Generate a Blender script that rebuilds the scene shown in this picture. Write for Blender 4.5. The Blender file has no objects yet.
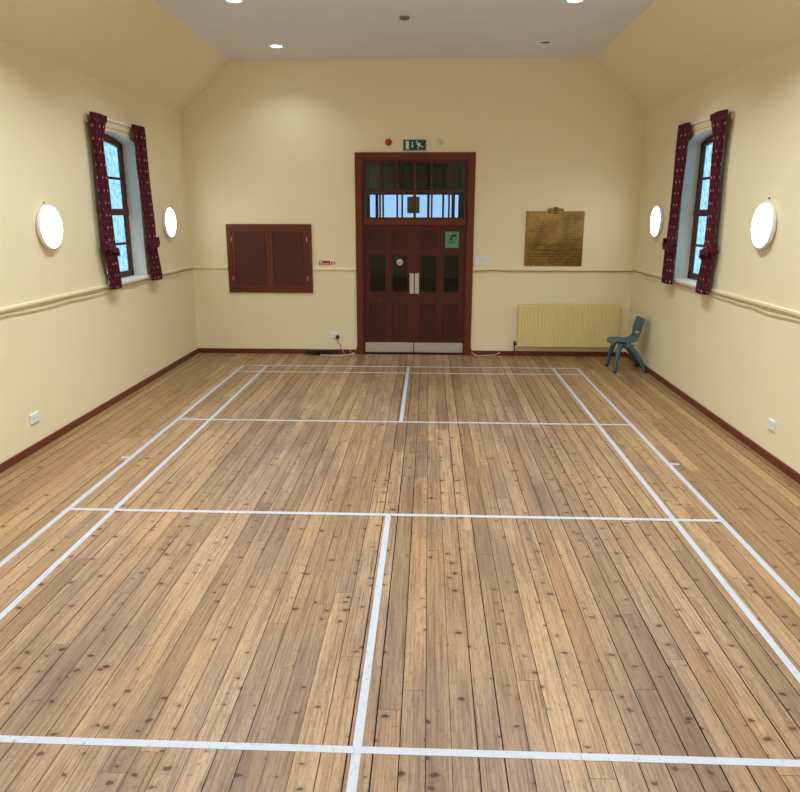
import bpy, bmesh, math, random
from mathutils import Vector, Matrix, Euler, noise
rnd = random.Random(7)
SC = bpy.context.scene
COL = SC.collection
PI = math.pi

# ------------------------------------------------------------------ room size
XL, XR = -3.438, 3.438          # side walls
YF, YB = -2.4, 11.113           # front wall (behind the viewer) and back wall
ZW, ZC = 3.632, 4.361           # eaves and flat ceiling
XCL, XCR = -2.643, 2.633        # edges of the flat ceiling
WT = 0.214                       # wall thickness

# ------------------------------------------------------------------ materials
def S(r, g, b):                 # sRGB 0-255 -> linear
    f = lambda c: c / 12.92 if c <= .04045 else ((c + .055) / 1.055) ** 2.4
    return (f(r / 255), f(g / 255), f(b / 255), 1)

class NT:
    def __init__(self, name):
        self.m = bpy.data.materials.new(name); self.m.use_nodes = True
        self.t = self.m.node_tree; self.t.nodes.clear()
        self.out = self.t.nodes.new('ShaderNodeOutputMaterial')
    def n(self, typ, **kw):
        x = self.t.nodes.new(typ)
        for k, v in kw.items():
            if k.startswith('i_'):
                x.inputs[k[2:].replace('_', ' ')].default_value = v
            else: setattr(x, k, v)
        return x
    def l(self, a, b): self.t.links.new(a, b)
    def bsdf(self, **kw):
        b = self.n('ShaderNodeBsdfPrincipled')
        for k, v in kw.items(): b.inputs[k.replace('_', ' ')].default_value = v
        self.l(b.outputs[0], self.out.inputs[0]); return b
    def math(self, op, a, b=None, c=None, clamp=False):
        x = self.n('ShaderNodeMath', operation=op); x.use_clamp = clamp
        for i, v in enumerate((a, b, c)):
            if v is None: continue
            if isinstance(v, (int, float)): x.inputs[i].default_value = v
            else: self.l(v, x.inputs[i])
        return x.outputs[0]
    def mix(self, fac, a, b, mode='MIX'):
        x = self.n('ShaderNodeMix', data_type='RGBA', blend_type=mode)
        for s, v in ((x.inputs[0], fac), (x.inputs[6], a), (x.inputs[7], b)):
            if isinstance(v, (int, float, tuple)): s.default_value = v
            else: self.l(v, s)
        return x.outputs[2]
    def ramp(self, fac, p0, p1):
        x = self.n('ShaderNodeMapRange', clamp=True)
        x.inputs[1].default_value = p0; x.inputs[2].default_value = p1
        self.l(fac, x.inputs[0]); return x.outputs[0]
    def noise(self, vec, scale, detail=3, rough=.55, dim='3D'):
        x = self.n('ShaderNodeTexNoise', noise_dimensions=dim)
        x.inputs['Scale'].default_value = scale; x.inputs['Detail'].default_value = detail
        x.inputs['Roughness'].default_value = rough
        if vec is not None: self.l(vec, x.inputs['Vector'])
        return x.outputs[0]
    def pos(self): return self.n('ShaderNodeNewGeometry').outputs['Position']
    def obj(self): return self.n('ShaderNodeTexCoord').outputs['Object']
    def scale(self, vec, s):
        x = self.n('ShaderNodeMapping'); x.inputs['Scale'].default_value = s
        self.l(vec, x.inputs['Vector']); return x.outputs[0]
    def bump(self, h, strength, dist, b):
        x = self.n('ShaderNodeBump'); x.inputs['Strength'].default_value = strength
        x.inputs['Distance'].default_value = dist
        self.l(h, x.inputs['Height']); self.l(x.outputs[0], b.inputs['Normal'])

def paint(name, col, col2=None, rough=.6, bump=.25, nscale=5, amt=.5, spec=.3):
    t = NT(name); b = t.bsdf(Roughness=rough); b.inputs['Specular IOR Level'].default_value = spec
    p = t.pos()
    big = t.noise(p, 1.3, 4); fine = t.noise(p, nscale, 5)
    c2 = col2 or tuple(x * .9 for x in col[:3]) + (1,)
    f = t.math('MULTIPLY', t.ramp(t.math('ADD', t.math('MULTIPLY', big, .6), t.math('MULTIPLY', fine, .4)), .4, .65), amt)
    t.l(t.mix(f, col, c2), b.inputs['Base Color'])
    if bump:
        t.bump(t.noise(p, 140, 3), bump, .004, b)
    return t.m

def plain(name, col, rough=.5, metal=0, spec=.5, vary=.12, nscale=30, bump=0):
    t = NT(name); b = t.bsdf(Roughness=rough, Metallic=metal); b.inputs['Specular IOR Level'].default_value = spec
    p = t.obj(); f = t.noise(p, nscale, 3)
    d = tuple(x * (1 - vary) for x in col[:3]) + (1,)
    t.l(t.mix(f, col, d), b.inputs['Base Color'])
    if bump: t.bump(f, bump, .002, b)
    return t.m

def wood(name, c1, c2, rough=.4, axis='Z'):
    t = NT(name); b = t.bsdf(Roughness=rough); b.inputs['Specular IOR Level'].default_value = .3
    p = t.pos()
    s = {'Z': (34, 34, 2.2), 'X': (2.2, 34, 34), 'Y': (34, 2.2, 34)}[axis]
    g = t.noise(t.scale(p, s), 1.6, 6, .62)
    g2 = t.noise(p, 2.2, 3)
    f = t.ramp(t.math('ADD', t.math('MULTIPLY', g, .8), t.math('MULTIPLY', g2, .3)), .35, .75)
    t.l(t.mix(f, c1, c2), b.inputs['Base Color'])
    t.bump(g, .15, .001, b)
    return t.m

def glow(name, col, strength):
    t = NT(name); e = t.n('ShaderNodeEmission'); e.inputs[0].default_value = col; e.inputs[1].default_value = strength
    t.l(e.outputs[0], t.out.inputs[0]); return t.m

def glass(name, tint, refl=.08, noise_amt=0.0, tint2=None, rough=.02):
    t = NT(name)
    tr = t.n('ShaderNodeBsdfTransparent'); gl = t.n('ShaderNodeBsdfGlossy'); gl.inputs['Roughness'].default_value = rough
    if noise_amt:
        p = t.pos(); f = t.ramp(t.noise(p, 14, 5, .7), .42, .60)
        t.l(t.mix(t.math('MULTIPLY', f, noise_amt), tint, tint2), tr.inputs[0])
    else: tr.inputs[0].default_value = tint
    fr = t.n('ShaderNodeFresnel'); fr.inputs[0].default_value = 1.5
    mx = t.n('ShaderNodeMixShader')
    t.l(t.math('MULTIPLY', fr.outputs[0], refl * 12, clamp=True), mx.inputs[0])
    t.l(tr.outputs[0], mx.inputs[1]); t.l(gl.outputs[0], mx.inputs[2]); t.l(mx.outputs[0], t.out.inputs[0])
    return t.m

def floor_mat():
    t = NT('pine_boards'); b = t.bsdf(); b.inputs['Specular IOR Level'].default_value = .42
    uv = t.n('ShaderNodeUVMap', uv_map='board').outputs[0]
    at = t.n('ShaderNodeAttribute', attribute_name='board_random')
    sep = t.n('ShaderNodeSeparateColor'); t.l(at.outputs['Color'], sep.inputs[0])
    r1, r2, r3 = sep.outputs[0], sep.outputs[1], sep.outputs[2]
    p = t.pos(); sx = t.n('ShaderNodeSeparateXYZ'); t.l(p, sx.inputs[0])
    # grain : long streaks, with slow wander
    g1 = t.noise(t.scale(uv, (95, 2.6, 1)), 1.0, 6, .7, '2D')
    g2 = t.noise(t.scale(uv, (28, 1.0, 1)), 1.0, 4, .6, '2D')
    wob = t.noise(t.scale(uv, (16, 9, 1)), 1.0, 3, .5, '2D')
    rings = t.n('ShaderNodeTexWave', wave_type='BANDS', bands_direction='X')
    rings.inputs['Scale'].default_value = 9; rings.inputs['Distortion'].default_value = 7; rings.inputs['Detail'].default_value = 2
    rings.inputs['Detail Scale'].default_value = 1.2
    t.l(t.scale(uv, (1.5, .12, 1)), rings.inputs['Vector'])
    grain = t.math('ADD', t.math('MULTIPLY', g1, .5), t.math('ADD', t.math('MULTIPLY', g2, .35), t.math('MULTIPLY', rings.outputs[1], .05)))
    gf = t.ramp(grain, .40, .60)
    # worn traffic area (grey, bare) against varnished honey margins
    wear_n = t.noise(t.scale(p, (1.1, .45, 1)), 1.0, 4, .6)
    centre = t.math('SUBTRACT', 1.0, t.ramp(t.math('ABSOLUTE', sx.outputs[0]), 1.5, 3.0))
    back = t.math('SUBTRACT', 1.0, t.ramp(sx.outputs[1], 7.5, 10.8))
    wear = t.math('MULTIPLY', t.math('MULTIPLY', centre, back), t.ramp(wear_n, .25, .6))
    light_v = S(176, 142, 98); dark_v = S(130, 96, 60)
    light_w = S(168, 140, 114); dark_w = S(100, 77, 60)
    cv = t.mix(gf, light_v, dark_v); cw = t.mix(gf, light_w, dark_w)
    c = t.mix(wear, cv, cw)
    # each board has its own depth of tone
    tone = t.mix(t.ramp(r1, .0, 1.0), (.74, .70, .66, 1), (1.14, 1.12, 1.10, 1))
    c = t.mix(1.0, c, tone, 'MULTIPLY')
    orange = t.math('MULTIPLY', t.ramp(r2, .85, 1.0), .16)
    c = t.mix(orange, c, S(178, 112, 56))
    # grey dirt streaks along the grain
    ds = t.math('ADD', t.math('MULTIPLY', t.noise(t.scale(p, (7, .6, 1)), 1.0, 5, .65), .55), t.math('MULTIPLY', t.noise(t.scale(p, (1.6, .55, 1)), 1.0, 3, .5), .45))
    dirt = t.math('MULTIPLY', t.ramp(ds, .46, .64), t.math('ADD', t.math('MULTIPLY', wear, .75), .1))
    c = t.mix(dirt, c, S(92, 72, 60))
    # fine scuffs
    sc = t.noise(t.scale(p, (60, 22, 1)), 1.0, 4, .7)
    c = t.mix(t.math('MULTIPLY', t.ramp(sc, .60, .74), .22), c, S(214, 190, 160))
    c = t.mix(t.math('MULTIPLY', t.ramp(t.noise(t.scale(p, (150, 13, 1)), 1.0, 6, .78), .52, .62), .6), c, S(92, 64, 44))
    c = t.mix(t.math('MULTIPLY', t.ramp(t.noise(t.scale(p, (95, 34, 1)), 1.0, 5, .75), .56, .66), .45), c, S(84, 60, 44))
    # knots
    wv = t.n('ShaderNodeVectorMath', operation='ADD'); 
    nz = t.n('ShaderNodeTexNoise', noise_dimensions='2D'); nz.inputs['Scale'].default_value = 30; t.l(uv, nz.inputs['Vector'])
    ns = t.n('ShaderNodeVectorMath', operation='MULTIPLY_ADD'); t.l(nz.outputs['Color'], ns.inputs[0])
    ns.inputs[1].default_value = (.024, .024, 0); ns.inputs[2].default_value = (-.012, -.012, 0)
    t.l(uv, wv.inputs[0]); t.l(ns.outputs[0], wv.inputs[1])
    v = t.n('ShaderNodeTexVoronoi', voronoi_dimensions='2D', feature='F1'); v.inputs['Scale'].default_value = 1
    v.inputs['Randomness'].default_value = 1
    t.l(t.scale(wv.outputs[0], (6.4, 9.0, 1)), v.inputs['Vector'])
    vs = t.n('ShaderNodeSeparateColor'); t.l(v.outputs['Color'], vs.inputs[0])
    size = t.math('MULTIPLY', t.ramp(vs.outputs[0], .30, 1.0), .165)
    kn = t.math('SUBTRACT', 1.0, t.math('DIVIDE', v.outputs['Distance'], t.math('ADD', size, .0005)), clamp=True)
    keep = t.math('GREATER_THAN', vs.outputs[0], .52)
    ring = t.math('MULTIPLY', t.math('SUBTRACT', 1.0, t.math('DIVIDE', v.outputs['Distance'], t.math('ADD', t.math('MULTIPLY', size, 2.6), .0005)), clamp=True), keep)
    c = t.mix(t.math('MULTIPLY', ring, .5), c, S(112, 74, 46))
    kcol = t.mix(vs.outputs[1], S(26, 15, 11), S(70, 40, 26))
    c = t.mix(t.math('MULTIPLY', t.ramp(kn, .05, .5), t.math('MULTIPLY', keep, .9)), c, kcol)
    # small elongated resin marks
    v2 = t.n('ShaderNodeTexVoronoi', voronoi_dimensions='2D', feature='F1')
    v2.inputs['Scale'].default_value = 1
    t.l(t.scale(wv.outputs[0], (9, 14, 1)), v2.inputs['Vector'])
    vs2 = t.n('ShaderNodeSeparateColor'); t.l(v2.outputs['Color'], vs2.inputs[0])
    k2 = t.math('MULTIPLY', t.math('SUBTRACT', 1.0, t.math('DIVIDE', v2.outputs['Distance'], .11), clamp=True), t.math('GREATER_THAN', vs2.outputs[1], .80))
    c = t.mix(t.math('MULTIPLY', k2, .75), c, S(92, 52, 30))
    t.l(c, b.inputs['Base Color'])
    rr = t.math('ADD', t.math('MULTIPLY', t.noise(t.scale(p, (5, 1.5, 1)), 1.0, 4), .22), .27)
    t.l(t.math('ADD', rr, t.math('MULTIPLY', wear, .1)), b.inputs['Roughness'])
    t.bump(t.math('ADD', grain, t.math('MULTIPLY', wob, .6)), .22, .0016, b)
    return t.m

def curtain_mat():
    t = NT('maroon_curtain_fabric'); b = t.bsdf(Roughness=.85); b.inputs['Specular IOR Level'].default_value = .15
    b.inputs['Sheen Weight'].default_value = .08
    uv = t.n('ShaderNodeUVMap', uv_map='cloth').outputs[0]
    def dots(off, s, r):
        m = t.n('ShaderNodeMapping'); m.inputs['Scale'].default_value = s; m.inputs['Location'].default_value = off
        t.l(uv, m.inputs['Vector'])
        v = t.n('ShaderNodeTexVoronoi', voronoi_dimensions='2D', feature='F1'); v.inputs['Randomness'].default_value = 0
        v.inputs['Scale'].default_value = 1
        t.l(m.outputs[0], v.inputs['Vector'])
        return t.math('SUBTRACT', 1.0, t.ramp(v.outputs['Distance'], r * .75, r))
    d1 = dots((0, 0, 0), (12.5, 7.4, 1), .115); d2 = dots((.5, .5, 0), (12.5, 7.4, 1), .10)
    weave = t.noise(t.scale(uv, (400, 300, 1)), 1, 2)
    base = t.mix(weave, S(90, 26, 42), S(66, 17, 34))
    c = t.mix(t.math('MULTIPLY', d1, .7), base, S(206, 162, 146))
    c = t.mix(t.math('MULTIPLY', d2, .5), c, S(160, 96, 96))
    t.l(c, b.inputs['Base Color']); t.bump(weave, .2, .001, b)
    return t.m

def brass_mat():
    t = NT('engraved_brass'); b = t.bsdf(Metallic=1.0, Roughness=.33)
    p = t.obj()
    b.inputs['Anisotropic'].default_value = .6
    sx = t.n('ShaderNodeSeparateXYZ'); t.l(p, sx.inputs[0])
    tar = t.noise(t.scale(p, (3, 3, 3)), 1.2, 5, .6)
    br = t.noise(t.scale(p, (160, 160, 2)), 1, 3)
    c = t.mix(t.ramp(tar, .3, .7), S(160, 128, 76), S(104, 82, 48))
    c = t.mix(t.math('MULTIPLY', br, .3), c, S(72, 56, 32))
    # engraved lines of small lettering (texture only, unreadable at this size)
    row = t.math('FRACT', t.math('MULTIPLY', sx.outputs[2], 26.0))
    band = t.math('MULTIPLY', t.math('GREATER_THAN', row, .35), t.math('LESS_THAN', row, .75))
    let = t.ramp(t.noise(t.scale(p, (110, 1, 26)), 1, 2), .46, .54)
    words = t.ramp(t.noise(t.scale(p, (11, 1, 26)), 1, 1), .38, .46)
    side = t.math('LESS_THAN', t.math('ABSOLUTE', sx.outputs[0]), .37)
    e = t.math('MULTIPLY', t.math('MULTIPLY', band, let), t.math('MULTIPLY', words, side))
    c = t.mix(t.math('MULTIPLY', e, .5), c, S(52, 40, 24))
    t.l(c, b.inputs['Base Color'])
    t.l(t.math('ADD', t.math('MULTIPLY', tar, .15), .20), b.inputs['Roughness'])
    return t.m

M = {}
M['wall'] = paint('cream_wall_paint', S(241, 228, 191), S(237, 222, 183), .6)
M['reveal'] = paint('white_reveal_paint', S(238, 236, 226), S(228, 224, 212), .55)
M['ceil'] = paint('white_ceiling_paint', S(230, 226, 228), S(222, 218, 220), .8, .1)
M['front'] = M['wall']
M['rail'] = paint('cream_gloss_paint', S(238, 225, 184), S(232, 218, 174), .4, 0)
M['skirt'] = wood('red_brown_gloss_paint', S(116, 58, 42), S(96, 44, 32), .35, 'X')
M['skirt_side'] = wood('red_brown_gloss_paint_side', S(116, 58, 42), S(96, 44, 32), .35, 'Y')
M['frame'] = wood('mahogany_stain', S(118, 52, 28), S(92, 38, 20), .42)
M['frame_h'] = wood('mahogany_stain_cross', S(132, 58, 34), S(104, 42, 24), .38, 'X')
M['leaf'] = wood('dark_mahogany_stain', S(88, 38, 24), S(68, 29, 19), .45)
M['panel'] = wood('dark_panel_stain', S(74, 35, 23), S(58, 27, 18), .55)
M['bar'] = wood('dark_glazing_bar', S(92, 42, 28), S(74, 32, 22), .42)
M['win'] = wood('dark_brown_window_stain', S(92, 44, 34), S(70, 32, 26), .4)
M['hatch'] = wood('hatch_stain', S(112, 50, 32), S(92, 38, 24), .42)
M['hatchp'] = wood('hatch_board', S(88, 44, 30), S(76, 36, 25), .6)
M['steel'] = plain('brushed_aluminium', S(206, 204, 200), .38, .75, .5, .12, 60)
M['floor'] = floor_mat()
M['gap'] = plain('dark_board_gap', S(30, 20, 14), .9)
M['tape'] = None
M['curtain'] = curtain_mat()
M['white'] = plain('white_plastic', S(236, 237, 240), .35, 0, .5, .04)
M['offwhite'] = plain('cream_plastic', S(226, 218, 190), .4, 0, .5, .06)
M['rim'] = plain('white_enamel_rim', S(240, 240, 242), .4, 0, .5, .03)
M['lamp'] = glow('lit_opal_diffuser', (.84, .93, 1, 1), 15)
M['led'] = glow('lit_led_lens', (.90, .96, 1, 1), 16)
M['deadlens'] = plain('unlit_lens', S(120, 112, 100), .4)
M['rad'] = plain('cream_radiator_enamel', S(233, 216, 150), .35, 0, .5, .05, 6)
M['chair'] = plain('blue_grey_polypropylene', S(74, 100, 116), .45, 0, .4, .12, 8)
M['black'] = plain('black_rubber', S(26, 26, 30), .5)
M['greycable'] = plain('grey_pvc_cable', S(168, 152, 112), .5)
M['whitecable'] = plain('white_pvc_cable', S(224, 218, 206), .5)
M['brass'] = brass_mat()
M['darkbrass'] = plain('dark_engraved_fill', S(60, 44, 26), .6, .3)
M['green'] = plain('exit_sign_green', S(12, 74, 58), .4)
M['pictogram'] = plain('exit_sign_white', S(226, 232, 226), .4)
M['lightgreen'] = plain('light_green_card', S(90, 152, 112), .6)
M['ink'] = plain('black_ink', S(22, 36, 28), .6)
M['red'] = plain('signal_red', S(176, 36, 30), .4)
M['darkred'] = plain('alarm_red', S(150, 30, 28), .35)
M['signwhite'] = plain('sign_white', S(236, 228, 226), .5)
M['glass'] = glass('clear_pane', (.80, .84, .88, 1), .045)
M['doorglass'] = glass('wired_pane', (.50, .52, .46, 1), .07)
M['obscure'] = glass('obscure_pane', (.88, 1, .97, 1), .03, .9, (.66, .86, .86, 1), .15)
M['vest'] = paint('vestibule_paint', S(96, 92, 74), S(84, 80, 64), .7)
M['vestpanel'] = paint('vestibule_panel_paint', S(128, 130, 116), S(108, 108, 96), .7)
M['navy'] = plain('dark_blue_outer_frame', S(30, 34, 74), .5)
M['shade'] = plain('tan_lantern_card', S(176, 146, 96), .6)
M['chrome'] = plain('zinc_hinge', S(190, 186, 180), .35, .8)
M['valve'] = plain('dark_valve', S(60, 56, 50), .4, .5)

def tape_mat():
    t = NT('white_court_tape'); b = t.bsdf(Roughness=.5); p = t.pos()
    s = t.ramp(t.noise(t.scale(p, (46, 22, 1)), 1, 5, .7), .56, .68)
    big = t.ramp(t.noise(p, 1.6, 3), .35, .65)
    c = t.mix(t.math('MULTIPLY', s, t.math('ADD', t.math('MULTIPLY', big, .65), .15)), S(180, 183, 190), S(116, 104, 92))
    t.l(c, b.inputs['Base Color']); return t.m
M['tape'] = tape_mat()

# ------------------------------------------------------------------ mesh helpers
def box(bm, x0, x1, y0, y1, z0, z1, mi=0):
    vs = [bm.verts.new((x, y, z)) for z in (z0, z1) for y in (y0, y1) for x in (x0, x1)]
    for q in ((0, 2, 3, 1), (4, 5, 7, 6), (0, 1, 5, 4), (2, 6, 7, 3), (0, 4, 6, 2), (1, 3, 7, 5)):
        f = bm.faces.new([vs[i] for i in q]); f.material_index = mi

def prism(bm, pts, axis, c0, c1, mi=0):
    """pts 2D in the two other axes (cyclic x,y,z order kept as given), extruded along axis"""
    def mk(a, b, c):
        return {'x': (c, a, b), 'y': (a, c, b), 'z': (a, b, c)}[axis]
    A = [bm.verts.new(mk(a, b, c0)) for a, b in pts]; B = [bm.verts.new(mk(a, b, c1)) for a, b in pts]
    n = len(pts)
    fs = [bm.faces.new(A), bm.faces.new(B)]
    for i in range(n): fs.append(bm.faces.new((A[i], A[(i + 1) % n], B[(i + 1) % n], B[i])))
    for f in fs: f.material_index = mi
    bmesh.ops.recalc_face_normals(bm, faces=fs)

def lathe(bm, prof, n=40, mi=0, close=True, mat=None):
    """profile of (r, h) about local Z"""
    rings = []
    new = []
    for r, h in prof:
        if r < 1e-6:
            rings.append([bm.verts.new((0, 0, h))])
        else:
            rings.append([bm.verts.new((r * math.cos(2 * PI * i / n), r * math.sin(2 * PI * i / n), h)) for i in range(n)])
    fs = []
    for a, b in zip(rings, rings[1:]):
        for i in range(n):
            j = (i + 1) % n
            if len(a) == 1 and len(b) == 1: continue
            if len(a) == 1: fs.append(bm.faces.new((a[0], b[i], b[j])))
            elif len(b) == 1: fs.append(bm.faces.new((a[i], a[j], b[0])))
            else: fs.append(bm.faces.new((a[i], a[j], b[j], b[i])))
    for f in fs: f.material_index = mi; f.smooth = True
    bmesh.ops.recalc_face_normals(bm, faces=fs)
    if mat is not None:
        vs = [v for r in rings for v in r]
        bmesh.ops.transform(bm, matrix=mat, verts=vs)

def smooth_path(pts, sub=6):
    P = [Vector(p) for p in pts]
    out = []
    for i in range(len(P) - 1):
        p0 = P[max(i - 1, 0)]; p1 = P[i]; p2 = P[i + 1]; p3 = P[min(i + 2, len(P) - 1)]
        for k in range(sub):
            t = k / sub
            out.append(.5 * ((2 * p1) + (p2 - p0) * t + (2 * p0 - 5 * p1 + 4 * p2 - p3) * t * t + (3 * p1 - p0 - 3 * p2 + p3) * t ** 3))
    out.append(P[-1]); return out

def tube(bm, pts, r, n=8, mi=0, rad=None):
    P = [Vector(p) for p in pts]
    rings = []
    up = Vector((0, 0, 1))
    for i, p in enumerate(P):
        d = (P[min(i + 1, len(P) - 1)] - P[max(i - 1, 0)]).normalized()
        u = up if abs(d.dot(up)) < .9 else Vector((1, 0, 0))
        a = d.cross(u).normalized(); b = a.cross(d).normalized()
        rr = rad[i] if rad else r
        rings.append([bm.verts.new(p + (a * math.cos(2 * PI * k / n) + b * math.sin(2 * PI * k / n)) * rr) for k in range(n)])
    fs = []
    for A, B in zip(rings, rings[1:]):
        for k in range(n): fs.append(bm.faces.new((A[k], A[(k + 1) % n], B[(k + 1) % n], B[k])))
    fs.append(bm.faces.new(rings[0])); fs.append(bm.faces.new(rings[-1]))
    for f in fs: f.material_index = mi; f.smooth = True
    bmesh.ops.recalc_face_normals(bm, faces=fs)

def BM(): return bmesh.new()
OFF = {}
def obj(name, bm, mats, parent=None, local=False, bevel=0, smooth=False, loc=None):
    """link one mesh object; world-space geometry is shifted into its parent's frame unless local"""
    off = Vector((0, 0, 0))
    if parent is not None: off = OFF.get(parent.name, off)
    elif loc is not None: off = Vector(loc)
    if not local and off.length > 0:
        bmesh.ops.translate(bm, vec=-off, verts=bm.verts)
    me = bpy.data.meshes.new(name); bm.to_mesh(me); bm.free()
    for m in (mats if isinstance(mats, (list, tuple)) else [mats]): me.materials.append(m)
    if smooth:
        for p in me.polygons: p.use_smooth = True
    o = bpy.data.objects.new(name, me); COL.objects.link(o)
    if parent is not None: o.parent = parent
    elif loc is not None: o.location = loc
    OFF[o.name] = off
    if bevel:
        b = o.modifiers.new('bevel', 'BEVEL'); b.width = bevel; b.segments = 2; b.limit_method = 'ANGLE'; b.angle_limit = .7
    return o
def tag(o, label, cat, group=None):
    o['label'] = label; o['category'] = cat
    if group: o['group'] = group
    return o
def struct(o): o['kind'] = 'structure'; return o
def thing(name, label, cat, loc, group=None):
    o = bpy.data.objects.new(name, None); COL.objects.link(o); o.location = loc
    o.empty_display_size = .1
    OFF[o.name] = Vector(loc)
    if label: tag(o, label, cat, group)
    return o
def copy_tree(o, parent=None):
    c = o.copy(); COL.objects.link(c)
    if parent is not None: c.parent = parent
    for ch in [x for x in o.children]: copy_tree(ch, c)
    return c
def text_bm(s, size, loc, rot=(PI / 2, 0, 0), depth=.0008, align='CENTER'):
    cu = bpy.data.curves.new('t', 'FONT'); cu.body = s; cu.size = size; cu.extrude = depth; cu.align_x = align; cu.align_y = 'CENTER'
    o = bpy.data.objects.new('t', cu); COL.objects.link(o)
    me = bpy.data.meshes.new_from_object(o)
    bpy.data.objects.remove(o); bpy.data.curves.remove(cu)
    bm = BM(); bm.from_mesh(me); bpy.data.meshes.remove(me)
    bmesh.ops.transform(bm, matrix=Matrix.Translation(loc) @ Euler(rot).to_matrix().to_4x4(), verts=bm.verts)
    return bm

# ------------------------------------------------------------------ floor
def build_floor():
    bm = BM(); uvl = bm.loops.layers.uv.new('board'); cl = bm.loops.layers.float_color.new('board_random')
    w = .110; k0 = math.floor((XL - .075) / w)
    x = .075 + k0 * w
    while x < XR:
        gap = rnd.choice((.0016, .0022, .0026, .0032, .0038, .0050, .0075))
        xa, xb = max(x, XL) + gap / 2, min(x + w, XR) - gap / 2
        if xb - xa > .004:
            y = YF - rnd.random() * 3
            while y < YB:
                L = rnd.uniform(2.2, 4.6); ya, yb = max(y, YF) + .0007, min(y + L, YB) - .0007
                if yb - ya > .01:
                    r = (rnd.random(), rnd.random(), rnd.random(), 1); v0 = rnd.random() * 60; u0 = rnd.random() * 20
                    ch = .0012
                    T = [bm.verts.new(p) for p in ((xa, ya, 0), (xb, ya, 0), (xb, yb, 0), (xa, yb, 0))]
                    B = [bm.verts.new((p.co.x, p.co.y, -.018)) for p in T]
                    fs = [bm.faces.new(T)] + [bm.faces.new((T[i], B[i], B[(i + 1) % 4], T[(i + 1) % 4])) for i in range(4)]
                    for f in fs:
                        for l in f.loops:
                            l[cl] = r; l[uvl].uv = (l.vert.co.x - xa + u0, l.vert.co.y + v0)
                    for f in fs[1:]: f.material_index = 1
                y += L
        x += w
    box(bm, XL - .02, XR + .02, YF - .02, YB + .001, -.05, -.012, 1)
    return struct(obj('floor', bm, [M['floor'], M['gap']]))
build_floor()

# ------------------------------------------------------------------ walls and ceiling
WC, WHW = 8.70, .58                     # window centre along the wall, half width
ZS, ZSP, ZAP = 1.365, 3.032, 3.118      # sill, springing, crown
def arch_pts(hw, zs, za, n=14):
    s = za - zs; R = (hw * hw + s * s) / (2 * s)
    out = []
    for i in range(n + 1):
        y = -hw + 2 * hw * i / n
        out.append((WC + y, za - R + math.sqrt(R * R - y * y)))
    return out
def side_wall(name, x_in, x_out):
    bm = BM()
    a, b = WC - WHW, WC + WHW
    prism(bm, [(YF - .25, -.05), (a, -.05), (a, ZW), (YF - .25, ZW)], 'x', x_in, x_out)
    prism(bm, [(b, -.05), (YB + .25, -.05), (YB + .25, ZW), (b, ZW)], 'x', x_in, x_out)
    prism(bm, [(a, -.05), (b, -.05), (b, ZS), (a, ZS)], 'x', x_in, x_out)
    prism(bm, arch_pts(WHW, ZSP, ZAP) + [(b, ZW), (a, ZW)], 'x', x_in, x_out)
    for f in bm.faces:
        c = f.calc_center_median()
        if a - .01 < c.y < b + .01 and ZS - .01 < c.z < ZAP + .01 and abs(f.normal.x) < .5: f.material_index = 1
    return struct(obj(name, bm, [M['wall'], M['reveal']]))
side_wall('wall_left', XL, XL - WT)
side_wall('wall_right', XR, XR + WT)
DX0, DX1, DZ = -.748, .873, 2.986       # door opening
def wall_back():
    bm = BM()
    for q in ([(XL, -.05), (DX0, -.05), (DX0, ZW), (XL, ZW)], [(DX1, -.05), (XR, -.05), (XR, ZW), (DX1, ZW)],
              [(DX0, DZ), (DX1, DZ), (DX1, ZW), (DX0, ZW)], [(XL, ZW), (XR, ZW), (XCR, ZC), (XCL, ZC)]):
        prism(bm, q, 'y', YB, YB + .25)
    return struct(obj('wall_back', bm, M['wall']))
wall_back()
bm = BM(); prism(bm, [(XL, -.05), (XR, -.05), (XR, ZW), (XCR, ZC), (XCL, ZC), (XL, ZW)], 'y', YF, YF - .25)
struct(obj('wall_front', bm, M['wall']))
bm = BM(); box(bm, XCL - .01, XCR + .01, YF - .25, YB + .25, ZC, ZC + .15)
struct(obj('ceiling', bm, M['ceil']))
for nm, xa, xb in (('wall_upper_left', XL, XCL), ('wall_upper_right', XR, XCR)):
    bm = BM(); s = -1 if xa < 0 else 1
    prism(bm, [(xa, ZW), (xb, ZC), (xb, ZC + .15), (xa + s * WT, ZC + .15), (xa + s * WT, ZW)], 'y', YF - .25, YB + .25)
    struct(obj(nm, bm, M['wall']))

# baseboards
bz = .074
def base(name, x0, x1, y0, y1, m):
    bm = BM(); box(bm, x0, x1, y0, y1, 0, bz); struct(obj(name, bm, m, bevel=.004))
base('baseboard_left', XL, XL + .02, YF, YB, M['skirt_side'])
base('baseboard_right', XR - .02, XR, YF, YB, M['skirt_side'])
base('baseboard_back', XL + .02, -.858, YB - .02, YB, M['skirt'])
base('baseboard_back.001', .985, XR - .02, YB - .02, YB, M['skirt'])

# dado rails
def dado(name, pts):
    bm = BM(); prism(bm, pts[0], pts[1], pts[2], pts[3]); return struct(obj(name, bm, M['rail'], bevel=.004))
def rail_prof(w, s, zc):   # (offset from wall, z)
    return [(w, zc - .022), (w + s * .012, zc - .022), (w + s * .02, zc - .008), (w + s * .02, zc + .012), (w + s * .012, zc + .022), (w, zc + .022)]
dado('trim_1', (rail_prof(XL, 1, 1.372), 'y', YF, YB - .02))
dado('trim_2', (rail_prof(XR, -1, 1.372), 'y', YF, YB - .02))
def rail_prof_b(zc): return [(YB - (p[0]), p[1]) for p in rail_prof(0, 1, zc)]
for i, (xa, xb, zc) in enumerate(((XL, -2.868, 1.358), (-1.525, -.85, 1.344), (.985, XR, 1.352))):
    dado('trim_%d' % (3 + i), (rail_prof_b(zc), 'x', xa, xb))

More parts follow.
